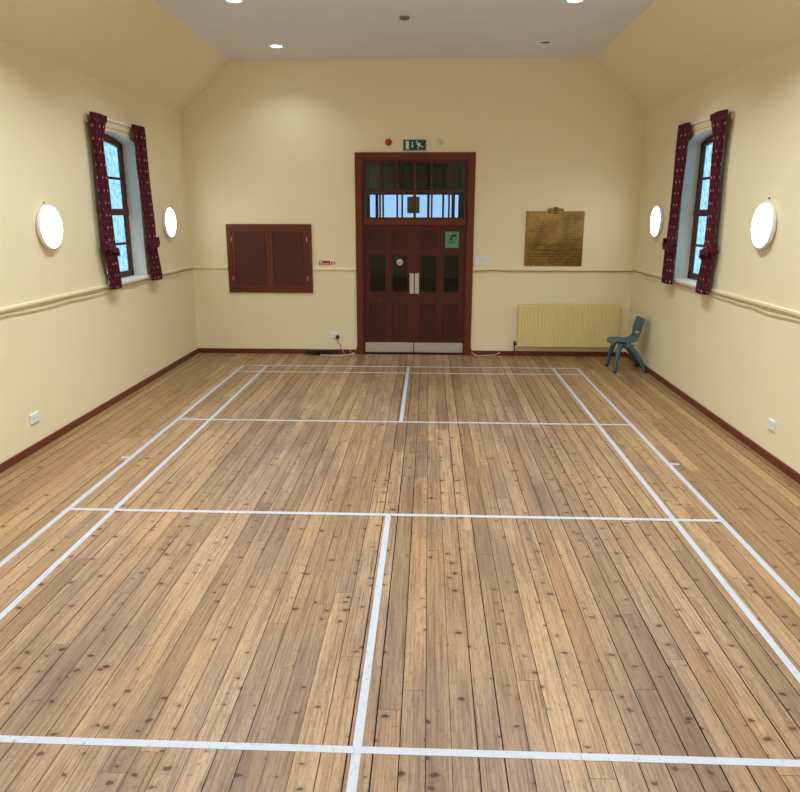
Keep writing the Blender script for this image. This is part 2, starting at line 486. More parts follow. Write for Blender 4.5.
# ------------------------------------------------------------------ side windows
def side_window(name, xw, s):
    """s = +1 when outside is +x"""
    root = thing(name, None, None, (xw + s * .17, WC, ZS)); struct(root)
    x0, x1 = sorted((xw + s * .17, xw + s * .212))
    zb = 1.395; jw = .075
    # outer frame: jambs, arched head, cill
    bm = BM()
    box(bm, x0, x1, WC - WHW, WC - WHW + jw, zb, ZSP); box(bm, x0, x1, WC + WHW - jw, WC + WHW, zb, ZSP)
    o = arch_pts(WHW, ZSP, ZAP - .002); i_ = arch_pts(WHW - jw, ZSP - .05, ZAP - .09)
    prism(bm, o + [(WC + WHW, ZSP - .051)] + i_[::-1] + [(WC - WHW, ZSP - .051)], 'x', x0, x1)
    box(bm, x0, x1, WC - WHW, WC + WHW, zb, zb + .075)
    box(bm, x0 - .012, x1 + .012, WC - WHW + .01, WC + WHW - .01, 2.165, 2.245)      # transom
    obj('window_frame', bm, M['win'], root, bevel=.004)
    # glazing bars
    c0, c1 = sorted((xw + s * .176, xw + s * .208))
    y0, y1 = WC - WHW + jw, WC + WHW - jw
    for (a, b, za, zb_) in ((y0, y1, 2.595, 2.625), (y0, y1, 1.80, 1.83)):
        bm = BM(); box(bm, c0, c1, a, b, za, zb_); obj('glazing_bar', bm, M['win'], root, bevel=.003)
    bm = BM(); box(bm, c0, c1, WC - .045, WC + .045, 1.47, 3.03); obj('mullion', bm, M['win'], root, bevel=.003)
    # sash rails round each pane, then the pane
    bands = ((1.47, 1.80), (1.83, 2.165), (2.245, 2.595), (2.625, None))
    g = xw + s * .190
    for (ya, yb) in ((y0, WC - .045), (WC + .045, y1)):
        for za, zb2 in bands:
            bm = BM()
            if zb2: prism(bm, [(ya, za), (yb, za), (yb, zb2), (ya, zb2)], 'x', g - .002, g + .002)
            else:
                top = [p for p in arch_pts(WHW - jw + .01, ZSP - .045, ZAP - .085, 40) if ya <= p[0] <= yb]
                top = [(ya, top[0][1])] + top + [(yb, top[-1][1])] if top[0][0] > ya + 1e-4 else top + [(yb, top[-1][1])]
                prism(bm, [(yb, za), (ya, za)] + top, 'x', g - .002, g + .002)
            obj('glass_pane', bm, M['obscure'], root)
    bm = BM(); a0, a1 = sorted((xw - s * .035, xw + s * .212))
    box(bm, a0, a1, WC - WHW - .02, WC + WHW + .02, ZS - .005, 1.395)
    obj('window_sill', bm, M['reveal'], root, bevel=.006)
side_window('window_1', XL, -1)
side_window('window_2', XR, 1)

# curtain rails and curtains
def curtain_rail(xw, s, label):
    """s points into the room"""
    t = thing('curtain_rail', label, 'curtain rail', (xw, WC, 3.22), 'curtain rails over the windows')
    bm = BM(); a, b = sorted((xw, xw + s * .018)); box(bm, a, b, WC - .735, WC + .77, 3.150, 3.236)
    obj('batten', bm, M['rail'], t, bevel=.003)
    bm = BM(); a, b = sorted((xw + s * .018, xw + s * .036)); box(bm, a, b, WC - .745, WC + .77, 3.218, 3.246)
    obj('track', bm, M['white'], t, bevel=.004)
curtain_rail(XL, 1, 'white curtain track on cream batten over the left window')
curtain_rail(XR, -1, 'white curtain track on cream batten over the right window')

def curtain(xw, s, keys, hook, label, seed, frill):
    """keys: (z, y_near, y_far) from top to hem; hook = side (+1 far / -1 near) the tieback pulls to"""
    R_ = random.Random(seed)
    root = thing('curtain', label, 'curtain', (xw + s * .065, (keys[0][1] + keys[0][2]) / 2, keys[-1][0]), 'patterned maroon curtains')
    bm = BM(); uvl = bm.loops.layers.uv.new('cloth')
    nu, nv = 72, 60; zt, zb = keys[0][0], keys[-1][0]
    def edge(z, k):
        for (a, b) in zip(keys, keys[1:]):
            if b[0] <= z <= a[0]:
                t = (a[0] - z) / (a[0] - b[0]); t = t * t * (3 - 2 * t)
                return a[k] * (1 - t) + b[k] * t
        return keys[-1][k]
    ztie = 1.79
    ph = R_.random() * 6
    grid = []
    for j in range(nv + 1):
        z = zt + (zb - zt) * j / nv; ya, yb = edge(z, 1), edge(z, 2); row = []
        pin = math.exp(-((z - ztie) / .16) ** 2)
        head = 1 if z > zt - .09 else 0
        for i in range(nu + 1):
            u = i / nu
            fold = math.sin(u * 2 * PI * 4.5 + ph + .5 * math.sin(z * 1.9 + ph)) * .6 + math.sin(u * 2 * PI * 2.2 + 1.7 * ph + z * .5) * .4
            amp = .026 * (1 - .45 * pin) + (.012 if z < ztie else 0)
            if head: fold = math.sin(u * 2 * PI * 9 + ph); amp = .010
            bulge = .030 * math.sin(PI * u) * (1 + .5 * pin)
            x = xw + s * (.052 + .016 + amp * fold * .75 + bulge)
            y = ya + (yb - ya) * u + .006 * math.sin(z * 7 + u * 9 + ph)
            row.append(bm.verts.new((x, y, z + (.004 * fold if j == nv else 0))))
        grid.append(row)
    for j in range(nv):
        for i in range(nu):
            f = bm.faces.new((grid[j][i], grid[j][i + 1], grid[j + 1][i + 1], grid[j + 1][i])); f.smooth = True
            for l, (a, b) in zip(f.loops, ((i, j), (i + 1, j), (i + 1, j + 1), (i, j + 1))):
                l[uvl].uv = (a / nu * .62, b / nv * (zt - zb))
    o = obj('drape', bm, M['curtain'], root)
    so = o.modifiers.new('solid', 'SOLIDIFY'); so.thickness = .004; so.offset = 0
    # tieback: a gathered band round the drape, rising to its hook on the wall
    ya, yb = edge(ztie, 1), edge(ztie, 2); yc, hw = (ya + yb) / 2 + hook * .012, (yb - ya) / 2 + .026
    bm = BM(); uvl = bm.loops.layers.uv.new('cloth'); n = 48; rows = []
    for j in range(5):
        dz = (-.5 + j / 4); row = []
        for i in range(n):
            a = 2 * PI * i / n
            y = yc + hw * math.cos(a); xo = .083 + .062 * math.sin(a)
            tilt = .05 * hook * math.cos(a)
            wid = (.075 + .012 * math.sin(a * 6 + seed)) * (1 + frill * max(0, math.cos(a) * hook) ** 4)
            pull = .008 * math.sin(a * 11 + j)
            row.append(bm.verts.new((xw + s * max(.026, xo + pull), y + .004 * math.sin(a * 9 + j), ztie + tilt + dz * wid)))
        rows.append(row)
    for j in range(4):
        for i in range(n):
            k = (i + 1) % n
            f = bm.faces.new((rows[j][i], rows[j][k], rows[j + 1][k], rows[j + 1][i])); f.smooth = True
            for l, (p, q) in zip(f.loops, ((i, j), (i + 1, j), (i + 1, j + 1), (i, j + 1))): l[uvl].uv = (p / n * .9 + .04, q * .02 + .05)
    o = obj('tieback', bm, M['curtain'], root)
    so = o.modifiers.new('solid', 'SOLIDIFY'); so.thickness = .006; so.offset = 1
    return root
curtain(XL, 1, [(3.250, 7.93, 8.34), (2.9, 7.94, 8.19), (2.3, 7.93, 8.235), (1.80, 7.93, 8.25), (1.335, 8.02, 8.29)], -1,
        'maroon patterned curtain nearest the viewer at the left window', 3, .9)
curtain(XL, 1, [(3.250, 9.05, 9.45), (2.9, 9.09, 9.44), (1.80, 9.21, 9.50), (1.325, 9.25, 9.60)], 1,
        'maroon patterned curtain at the left window, on the side nearer the back wall', 5, .2)
curtain(XR, -1, [(3.250, 7.93, 8.40), (2.9, 7.96, 8.24), (2.3, 7.93, 8.185), (1.80, 7.90, 8.165), (1.325, 7.92, 8.27)], -1,
        'maroon patterned curtain nearest the viewer at the right window', 8, .9)
curtain(XR, -1, [(3.250, 9.03, 9.44), (2.9, 9.06, 9.44), (1.80, 9.16, 9.45), (1.325, 9.10, 9.53)], 1,
        'maroon patterned curtain at the right window, on the side nearer the back wall', 12, .3)

# ------------------------------------------------------------------ round wall lights
def wall_light():
    t = thing('wall_light', 'x', 'wall light', (0, 0, 0), 'round wall lights')
    bm = BM(); lathe(bm, [(0, 0), (.190, 0), (.212, .02), (.217, .040), (.214, .050), (.203, .054), (.196, .052)], 64)
    obj('rim', bm, M['rim'], t, local=True)
    bm = BM(); lathe(bm, [(.200, .050), (.193, .056), (.15, .063), (.08, .067), (0, .068)], 64)
    obj('diffuser', bm, M['lamp'], t, local=True)
    return t
wl = wall_light()
for i, (x, y, z, lab) in enumerate((
        (XL, 6.91, 2.060, 'lit round wall light on the left wall, nearest the viewer'),
        (XL, 10.18, 2.064, 'lit round wall light on the left wall, between the curtained window and the back wall'),
        (XR, 6.895, 2.088, 'lit round wall light on the right wall, nearest the viewer'),
        (XR, 10.09, 2.092, 'lit round wall light on the right wall, between the curtained window and the back wall'))):
    o = wl if i == 0 else copy_tree(wl)
    o.location = (x, y, z); o.rotation_euler = (0, PI / 2 if x < 0 else -PI / 2, 0); o['label'] = lab
for x, y, z, lab in ((XL, 6.90, 2.29, 'small dark screw in the left wall above the near wall light'),
                     (XR, 6.908, 2.336, 'small dark screw in the right wall above the near wall light')):
    bm = BM(); s = 1 if x < 0 else -1
    lathe(bm, [(0, 0), (.006, 0), (.009, .010), (.006, .014), (0, .015)], 10)
    o = obj('screw', bm, M['valve']); o.location = (x, y, z); o.rotation_euler = (0, s * PI / 2, 0)
    tag(o, lab, 'screw', 'screws above the near wall lights')

# ------------------------------------------------------------------ ceiling fittings
def downlight(lens):
    t = thing('ceiling_downlight', 'x', 'ceiling light', (0, 0, ZC), 'recessed ceiling downlights')
    bm = BM(); lathe(bm, [(.072, .0), (.078, -.006), (.096, -.008), (.104, -.004), (.106, 0)], 40); obj('trim_ring', bm, M['rim'], t, local=True)
    bm = BM(); lathe(bm, [(.0, -.004), (.05, -.004), (.076, -.001), (.076, 0)], 40); obj('lens', bm, lens, t, local=True)
    return t
dl = downlight(M['led'])
DLS = ((-1.79, 8.13, 'lit recessed downlight in the left of the ceiling, cut by the top of the photo'),
       (-1.79, 10.24, 'lit recessed downlight in the left of the ceiling, nearest the back wall'),
       (1.785, 8.25, 'lit recessed downlight on the right side of the ceiling'))
for i, (x, y, lab) in enumerate(DLS):
    o = dl if i == 0 else copy_tree(dl)
    o.location = (x, y, ZC); o['label'] = lab
dd = downlight(M['deadlens']); dd.location = (1.776, 10.14, ZC)
dd['label'] = 'unlit recessed downlight in the right of the ceiling near the back wall'
t = thing('smoke_detector', 'small round smoke detector in the middle of the ceiling', 'smoke detector', (-.02, 8.79, ZC))
bm = BM(); lathe(bm, [(0, 0), (.065, 0), (.068, -.012), (.062, -.016)], 36); obj('base', bm, M['offwhite'], t, local=True)
bm = BM(); lathe(bm, [(.060, -.015), (.056, -.034), (.040, -.044), (0, -.046)], 36); obj('sensor_head', bm, M['deadlens'], t, local=True)
bm = BM(); tube(bm, smooth_path([(-1.63, YB - .006, ZC), (-1.66, YB - .012, 4.325), (-1.70, YB - .010, 4.29), (-1.69, YB - .008, 4.25)]), .006, 6)
tag(obj('loose_wire', bm, M['white'], loc=(-1.63, YB, ZC)), 'short white loose wire hanging where the back wall meets the ceiling', 'wire')

# ------------------------------------------------------------------ entrance doors
FY = YB - .028                          # face of the architrave
bm = BM()
def fbox(x0, x1, z0, z1, y0=FY, y1=YB + .0): box(bm, x0, x1, y0, y1, z0, z1)
fbox(-.843, -.742, .115, 3.077); fbox(.867, .970, .115, 3.077); fbox(-.742, .867, 2.982, 3.077)
fbox(-.853, -.738, 0, .115, FY - .006); fbox(.862, .981, 0, .115, FY - .006)
# jamb linings and transom inside the opening
box(bm, DX0, -.725, YB, YB + .16, 0, 2.986); box(bm, .851, DX1, YB, YB + .16, 0, 2.986)
box(bm, -.725, .851, YB, YB + .16, 2.962, 2.986)
box(bm, -.725, .851, YB - .012, YB + .13, 2.018, 2.112)
root = struct(obj('trim_6', bm, M['frame'], bevel=.005))

def leaf(name, x0, x1, cols, plate, kick):
    ya, yb = YB + .035, YB + .085
    t = thing(name, None, None, ((x0 + x1) / 2, ya, 0)); struct(t)
    z0, z1 = .012, 2.0178
    rows = ((.217, .806), (.982, 1.568), (1.660, 1.948))
    bm = BM()
    xs = [x0, cols[0][0], cols[0][1], cols[1][0], cols[1][1], x1]
    for a, b in ((xs[0], xs[1]), (xs[2], xs[3]), (xs[4], xs[5])): box(bm, a, b, ya, yb, z0, z1)
    zs = [z0, rows[0][0], rows[0][1], rows[1][0], rows[1][1], rows[2][0], rows[2][1], z1]
    for a, b in cols:
        for k in (0, 2, 4, 6): box(bm, a, b, ya, yb, zs[k], zs[k + 1])
        for k in (0, 1, 2):           # stepped moulding round each panel
            r = rows[k]; m_ = .014
            box(bm, a, a + m_, ya + .008, yb - .008, r[0], r[1]); box(bm, b - m_, b, ya + .008, yb - .008, r[0], r[1])
            box(bm, a + m_, b - m_, ya + .008, yb - .008, r[0], r[0] + m_); box(bm, a + m_, b - m_, ya + .008, yb - .008, r[1] - m_, r[1])
    obj('door_frame', bm, M['leaf'], t, bevel=.002)
    for a, b in cols:
        for k in (0, 2):
            bm = BM(); box(bm, a + .002, b - .002, ya + .018, yb - .018, rows[k][0] + .002, rows[k][1] - .002)
            obj('panel', bm, M['panel'], t)
        bm = BM(); box(bm, a + .002, b - .002, ya + .022, ya + .028, rows[1][0] + .002, rows[1][1] - .002)
        obj('glass_pane', bm, M['doorglass'], t)
    bm = BM(); box(bm, plate[0], plate[1], ya - .003, ya, .968, 1.285); p = obj('push_plate', bm, M['steel'], t, bevel=.001)
    bm = BM()
    for zz in (.985, 1.268):
        for xx in (plate[0] + .012, plate[1] - .012):
            lathe(bm, [(0, 0), (.005, 0), (.004, .0015), (0, .002)], 10, mat=Matrix.Translation((xx, ya - .003, zz)) @ Matrix.Rotation(PI / 2, 4, 'X'))
    obj('screw', bm, M['chrome'], p)
    bm = BM(); box(bm, kick[0], kick[1], ya - .003, ya, .030, .187); obj('kick_plate', bm, M['steel'], t, bevel=.001)
    return t
leaf('door_1', -.7245, .0625, ((-.648, -.386), (-.292, -.031)), (-.008, .056), (-.716, .055))
leaf('door_2', .0635, .8505, ((.149, .414), (.512, .762)), (.072, .136), (.071, .842))

# fanlight above the doors
t = struct(thing('window_3', None, None, (.06, YB + .05, 2.112)))
fx0, fx1, fz0, fz1 = -.725, .851, 2.112, 2.962
bm = BM()
for a, b, c, d in ((fx0, fx0 + .028, fz0, fz1), (fx1 - .028, fx1, fz0, fz1), (fx0 + .028, fx1 - .028, fz0, fz0 + .022), (fx0 + .028, fx1 - .028, fz1 - .022, fz1)):
    box(bm, a, b, YB + .03, YB + .08, c, d)
obj('window_frame', bm, M['bar'], t, bevel=.003)
bx = (-.469, -.205, .062, .322, .585)
for k, x in enumerate(bx):
    bm = BM(); h = .019 if k == 2 else .014
    box(bm, x - h, x + h, YB + .035, YB + .075, fz0 + .022, fz1 - .022); obj('glazing_bar', bm, M['bar'], t, bevel=.003)
bm = BM(); box(bm, fx0 + .028, fx1 - .028, YB + .037, YB + .073, 2.508, 2.545); obj('glazing_bar', bm, M['bar'], t, bevel=.003)
ex = [fx0 + .028] + list(bx) + [fx1 - .028]
for a, b in zip(ex, ex[1:]):
    for c, d in ((fz0 + .02, 2.51), (2.54, fz1 - .02)):
        bm = BM(); box(bm, a + .006, b - .006, YB + .052, YB + .057, c, d); obj('glass_pane', bm, M['glass'], t)

# vestibule behind the doors
VY = 13.12
vx0, vx1 = -1.35, 1.45
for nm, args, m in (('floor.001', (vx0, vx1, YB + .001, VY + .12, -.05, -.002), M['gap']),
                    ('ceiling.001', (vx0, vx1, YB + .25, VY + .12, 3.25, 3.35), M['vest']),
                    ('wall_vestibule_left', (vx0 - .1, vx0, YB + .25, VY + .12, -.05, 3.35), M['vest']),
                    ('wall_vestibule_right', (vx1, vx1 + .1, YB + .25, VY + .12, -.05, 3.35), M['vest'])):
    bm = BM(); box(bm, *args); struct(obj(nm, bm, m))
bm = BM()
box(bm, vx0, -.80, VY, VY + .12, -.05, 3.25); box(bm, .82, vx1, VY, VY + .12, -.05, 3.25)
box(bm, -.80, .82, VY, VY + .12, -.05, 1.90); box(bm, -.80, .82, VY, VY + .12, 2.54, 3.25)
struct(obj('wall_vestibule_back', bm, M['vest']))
t = struct(thing('window_4', None, None, (0, VY, 1.9)))
bm = BM()
box(bm, -.80, -.785, VY + .01, VY + .07, 1.90, 2.54); box(bm, .805, .82, VY + .01, VY + .07, 1.90, 2.54)
box(bm, -.80, .82, VY + .01, VY + .07, 1.90, 1.93); box(bm, -.80, .82, VY + .01, VY + .07, 2.515, 2.54)
obj('window_frame', bm, M['navy'], t)
for x, h in ((-.66, .026), (-.548, .016), (-.203, .016), (.268, .022), (.535, .018), (.715, .03)):
    bm = BM(); box(bm, x - h, x + h, VY + .012, VY + .068, 1.93, 2.515); obj('glazing_bar', bm, M['navy'], t)
ex = (-.785, -.66, -.548, -.203, .268, .535, .715, .805)
for a, b in zip(ex, ex[1:]):
    bm = BM(); box(bm, a + .005, b - .005, VY + .038, VY + .042, 1.93, 2.515); obj('glass_pane', bm, M['obscure'] if 0 else M['glass'], t)
# pale panels above the outer window
t = struct(thing('trim_7', None, None, (0, VY, 2.6)))
for a, b in ((-.785, -.575), (-.52, -.23), (-.17, .23), (.30, .51), (.56, .79)):
    bm = BM(); box(bm, a, b, VY - .02, VY, 2.62, 3.0); obj('panel', bm, M['vestpanel'], t)
t = thing('hanging_lantern', 'tan box-shaped lantern hanging behind the middle bar of the fanlight', 'lantern', (.035, YB + .62, 2.19))
bm = BM(); box(bm, -.068, .128, YB + .54, YB + .70, 2.195, 2.45); obj('shade', bm, M['shade'], t, bevel=.008)
bm = BM(); tube(bm, [(.03, YB + .62, 2.44), (.03, YB + .62, 3.25)], .006, 6); obj('cord', bm, M['black'], t)

# things on and around the doors
def disc(bm, x, z, y, r, d, n=32, mi=0):
    lathe(bm, [(0, 0), (r, 0), (r, d), (0, d)], n, mi, mat=Matrix.Translation((x, y, z)) @ Matrix.Rotation(PI / 2, 4, 'X'))
# no-smoking sticker
gy = YB + .057
t = thing('no_smoking_sticker', 'round white no smoking sticker on the glass of the left door leaf', 'sticker', (-.166, gy, 1.452))
bm = BM(); disc(bm, -.166, 1.452, gy, .056, .0012); o = obj('backing', bm, M['signwhite'], t)
bm = BM()
R0, R1, n = .045, .056, 40
for i in range(n):
    a, b = 2 * PI * i / n, 2 * PI * (i + 1) / n
    vs = [bm.verts.new((-.166 + r * math.cos(q), gy - .0018, 1.452 + r * math.sin(q))) for r, q in ((R0, a), (R1, a), (R1, b), (R0, b))]
    bm.faces.new(vs)
for k in range(1):
    c, s_ = math.cos(PI / 4), math.sin(PI / 4)
    vs = [bm.verts.new((-.166 + (l * c - w * s_), gy - .0020, 1.452 + (l * s_ + w * c))) for l, w in ((-.046, -.0045), (.046, -.0045), (.046, .0045), (-.046, .0045))]
    bm.faces.new(vs)
obj('prohibition_ring', bm, M['red'], t)
bm = BM(); box(bm, -.200, -.136, gy - .0018, gy - .0013, 1.440, 1.451)
tube(bm, smooth_path([(-.190, gy - .0016, 1.455), (-.186, gy - .0016, 1.465), (-.194, gy - .0016, 1.474), (-.186, gy - .0016, 1.484)]), .002, 5)
obj('cigarette', bm, M['black'], t)
# green way-out card
yy = YB + .035
t = thing('direction_sign', 'light green card with a black turn-right arrow on the right door leaf', 'sign', (.642, yy, 1.678))
bm = BM(); box(bm, .537, .747, yy - .003, yy, 1.678, 1.922); obj('card', bm, M['lightgreen'], t)
bm = BM()
ys = yy - .0036
arc = [(.618 + .0, 1.795)] 
path_o = [(.610, 1.790), (.620, 1.840)] + [(.620 + .045 * (1 - math.cos(a)), 1.840 + .040 * math.sin(a)) for a in [PI / 2 * k / 8 for k in range(1, 9)]] + [(.697, 1.880)]
path_i = [(.640, 1.790), (.645, 1.835)] + [(.645 + .022 * (1 - math.cos(a)), 1.835 + .016 * math.sin(a)) for a in [PI / 2 * k / 8 for k in range(1, 9)]] + [(.697, 1.851)]
prism(bm, path_o + path_i[::-1], 'y', ys, yy - .003)
prism(bm, [(.690, 1.893), (.690, 1.838), (.718, 1.8655)], 'y', ys, yy - .003)
obj('arrow', bm, M['ink'], t)
bm = BM()
for i in range(6):
    box(bm, .582 + i * .020, .582 + i * .020 + .014, ys, yy - .003, 1.750 + .004 * (i % 2), 1.770 + .004 * ((i + 1) % 2))
obj('lettering', bm, M['green'], t)
# emergency exit sign
ey = YB
t = thing('exit_sign', 'green and white running man exit sign above the double doors', 'sign', (.056, ey, 3.088))
bm = BM(); box(bm, -.122, .234, ey - .022, ey, 3.092, 3.263); obj('housing', bm, M['offwhite'], t, bevel=.004)
bm = BM(); box(bm, -.112, .224, ey - .024, ey - .022, 3.102, 3.252); obj('face', bm, M['green'], t)
y0, y1 = ey - .0255, ey - .024
bm = BM(); box(bm, -.075, -.030, y0, y1, 3.118, 3.236); obj('door_symbol', bm, M['pictogram'], t)
bm = BM(); box(bm, .017, .031, y0, y1, 3.165, 3.225); prism(bm, [(.004, 3.168), (.044, 3.168), (.024, 3.134)], 'y', y0, y1); obj('arrow', bm, M['pictogram'], t)
bm = BM(); disc(bm, .090, 3.226, y1, .012, .0015, 20)
for q in ([(.086, 3.212), (.104, 3.216), (.140, 3.185), (.128, 3.165), (.108, 3.172)],
          [(.090, 3.207), (.099, 3.200), (.089, 3.180), (.078, 3.184)],
          [(.118, 3.210), (.125, 3.216), (.150, 3.200), (.146, 3.192)],
          [(.128, 3.172), (.140, 3.182), (.166, 3.160), (.188, 3.158), (.186, 3.148), (.158, 3.148)],
          [(.108, 3.176), (.126, 3.168), (.115, 3.146), (.117, 3.115), (.106, 3.115), (.101, 3.148)]):
    prism(bm, q, 'y', y0, y1)
obj('running_man', bm, M['pictogram'], t)
# alarm sounder and sensor
t = thing('fire_alarm', 'round red fire alarm sounder to the left of the exit sign', 'alarm', (-.336, YB, 3.221))
mt = Matrix.Translation((-.336, YB + .001, 3.221)) @ Matrix.Rotation(PI / 2, 4, 'X')
bm = BM(); lathe(bm, [(0, 0), (.047, 0), (.047, .03), (.043, .036), (0, .036)], 32, mat=mt); obj('base', bm, M['darkred'], t)
bm = BM(); lathe(bm, [(.043, .034), (.040, .055), (.024, .066), (0, .068)], 32, mat=mt); obj('sounder_cap', bm, M['red'], t)
t = thing('heat_sensor', 'small round cream sensor on the wall to the right of the exit sign', 'sensor', (.43, YB, 3.229))
mt = Matrix.Translation((.43, YB + .001, 3.229)) @ Matrix.Rotation(PI / 2, 4, 'X')
bm = BM(); lathe(bm, [(0, 0), (.052, 0), (.052, .015), (.047, .02), (0, .02)], 32, mat=mt); obj('base', bm, M['offwhite'], t)
bm = BM(); lathe(bm, [(.03, .018), (.026, .032), (0, .036)], 32, mat=mt); obj('sensor_head', bm, M['offwhite'], t)

# ------------------------------------------------------------------ hatch on the back wall
t = thing('wall_hatch', 'closed brown two-door hatch in the back wall, left of the entrance', 'hatch', (-2.195, YB, .978))
hx0, hx1, hz0, hz1 = -2.858, -1.530, .978, 2.030
bm = BM(); y0 = YB - .03
box(bm, hx0, hx0 + .072, y0, YB, hz0, hz1); box(bm, hx1 - .072, hx1, y0, YB, hz0, hz1)
box(bm, hx0 + .072, hx1 - .072, y0, YB, hz1 - .068, hz1); box(bm, hx0 + .072, hx1 - .072, y0, YB, hz0, hz0 + .068)
obj('frame', bm, M['hatch'], t, bevel=.004)
mid = -2.19
for a, b, hs in ((hx0 + .075, mid - .002, -1), (mid + .002, hx1 - .075, 1)):
    z0, z1 = hz0 + .071, hz1 - .071; w = .046
    bm = BM(); ya, yb = YB - .026, YB - .004
    box(bm, a, a + w, ya, yb, z0, z1); box(bm, b - w, b, ya, yb, z0, z1)
    box(bm, a + w, b - w, ya, yb, z0, z0 + w); box(bm, a + w, b - w, ya, yb, z1 - w, z1)
    d = obj('door', bm, M['hatch'], t, bevel=.003)
    bm = BM(); box(bm, a + w - .004, b - w + .004, YB - .016, YB - .006, z0 + w - .004, z1 - w + .004); obj('panel', bm, M['hatchp'], d)
    for zz in (1.20, 1.80):
        bm = BM(); xx = a - .002 if hs < 0 else b + .002
        tube(bm, [(xx, ya - .004, zz - .035), (xx, ya - .004, zz + .035)], .006, 8); box(bm, xx - .010, xx + .010, ya - .003, ya, zz - .033, zz + .033)
        obj('hinge', bm, M['chrome'], d)

# fire-point sign above the rail
t = thing('fire_point_sign', 'small red and white fire equipment sign on the wall between hatch and doors', 'sign', (-1.295, YB, 1.405))
bm = BM(); box(bm, -1.432, -1.160, YB - .003, YB, 1.402, 1.480); obj('backing', bm, M['signwhite'], t)
bm = BM(); box(bm, -1.427, -1.252, YB - .0045, YB - .003, 1.407, 1.475); box(bm, -1.196, -1.184, YB - .0045, YB - .003, 1.407, 1.475)
obj('red_field', bm, M['red'], t)
bm = BM()
for i in range(6): box(bm, -1.415 + i * .025, -1.415 + i * .025 + .017, YB - .005, YB - .0045, 1.415, 1.434)
for i in range(2): box(bm, -1.415 + i * .025, -1.415 + i * .025 + .016, YB - .005, YB - .0045, 1.443, 1.466)
obj('lettering', bm, M['signwhite'], t)
bm = BM(); box(bm, -1.237, -1.214, YB - .0045, YB - .003, 1.413, 1.458); box(bm, -1.231, -1.220, YB - .0045, YB - .003, 1.458, 1.468)
obj('extinguisher_symbol', bm, M['red'], t)
bm = BM(); disc(bm, -1.172, 1.44, YB - .003, .008, .0015, 12); obj('call_point_symbol', bm, M['red'], t)

# ------------------------------------------------------------------ brass memorial plaque
px, pz = 2.197, 1.82
t = thing('memorial_plaque', 'large brass memorial plaque with a small crest, on the wall above the radiator', 'plaque', (px, YB, 1.41))
bm = BM(); prism(bm, [(1.757, 1.41), (2.636, 1.41), (2.636, 2.228), (2.325, 2.228), (2.320, 2.262), (2.262, 2.275), (2.197, 2.292), (2.132, 2.275), (2.070, 2.262), (2.065, 2.228), (1.757, 2.228)], 'y', YB - .014, YB - .0005)
bmesh.ops.translate(bm, vec=(0, 0, 0), verts=bm.verts)
o = obj('plate', bm, M['brass'], t, bevel=.003)
bm = BM(); box(bm, 1.775, 2.618, YB - .0155, YB - .014, 1.728, 1.733)
obj('dividing_line', bm, M['darkbrass'], t)
bm = BM(); yq = YB - .0155
mt = Matrix.Translation((px, YB - .014, 2.232)) @ Matrix.Rotation(PI / 2, 4, 'X')
lathe(bm, [(.036, 0), (.044, .004), (.036, .006)], 30, mat=mt)
box(bm, px - .006, px + .006, YB - .019, YB - .014, 2.18, 2.275); box(bm, px - .026, px + .026, YB - .019, YB - .014, 2.238, 2.249)
disc(bm, px - .088, 2.215, YB - .014, .016, .003, 16)
obj('crest', bm, M['darkbrass'], t)
for s_, x in (('1939', 1.89), ('1945', 2.50)):
    obj('lettering', text_bm(s_, .062, (x, YB - .0145, 1.655)), M['darkbrass'], t)
for (a, b, z, h) in ((2.06, 2.34, 1.690, .012), (1.80, 2.60, 1.585, .014), (2.0, 2.42, 1.635, .016), (2.44, 2.60, 1.548, .014), (1.82, 2.20, 1.548, .012), (1.86, 2.5, 1.50, .010), (1.86, 2.5, 1.46, .010)):
    x = a; bm = BM()
    while x < b:
        w = rnd.uniform(.008, .030); zz = z + (.02 * math.sin(PI * (x - a) / (b - a)) if h == .012 and a > 2 else 0)
        box(bm, x, min(x + w, b), YB - .0148, YB - .014, zz, zz + h); x += w + rnd.uniform(.006, .014)
    obj('inscription', bm, M['darkbrass'], t)

# ------------------------------------------------------------------ light switches
sg = 'white switches beside the doors'
def plate(name, x0, x1, z0, z1, label, cat, n, d=.012):
    t = thing(name, label, cat, ((x0 + x1) / 2, YB, z0), sg)
    bm = BM(); box(bm, x0, x1, YB - d, YB, z0, z1); obj('plate', bm, M['white'], t, bevel=.003)
    w = (x1 - x0) / n
    for k in range(n):
        bm = BM(); c = x0 + w * (k + .5)
        prism(bm, [(YB - d, (z0 + z1) / 2 - .016), (YB - d - .006, (z0 + z1) / 2 - .016), (YB - d - .001, (z0 + z1) / 2 + .016), (YB - d, (z0 + z1) / 2 + .016)], 'x', c - .009, c + .009)
        obj('rocker', bm, M['rim'], t)
plate('light_switch', 1.000, 1.092, 1.415, 1.548, 'white light switch closest to the door frame', 'switch', 1, .02)
plate('light_switch', 1.096, 1.240, 1.502, 1.556, 'wide white switch plate, the upper of the group beside the doors', 'switch', 3)
plate('light_switch', 1.118, 1.216, 1.410, 1.494, 'small white switch plate under the wide one beside the doors', 'switch', 1)

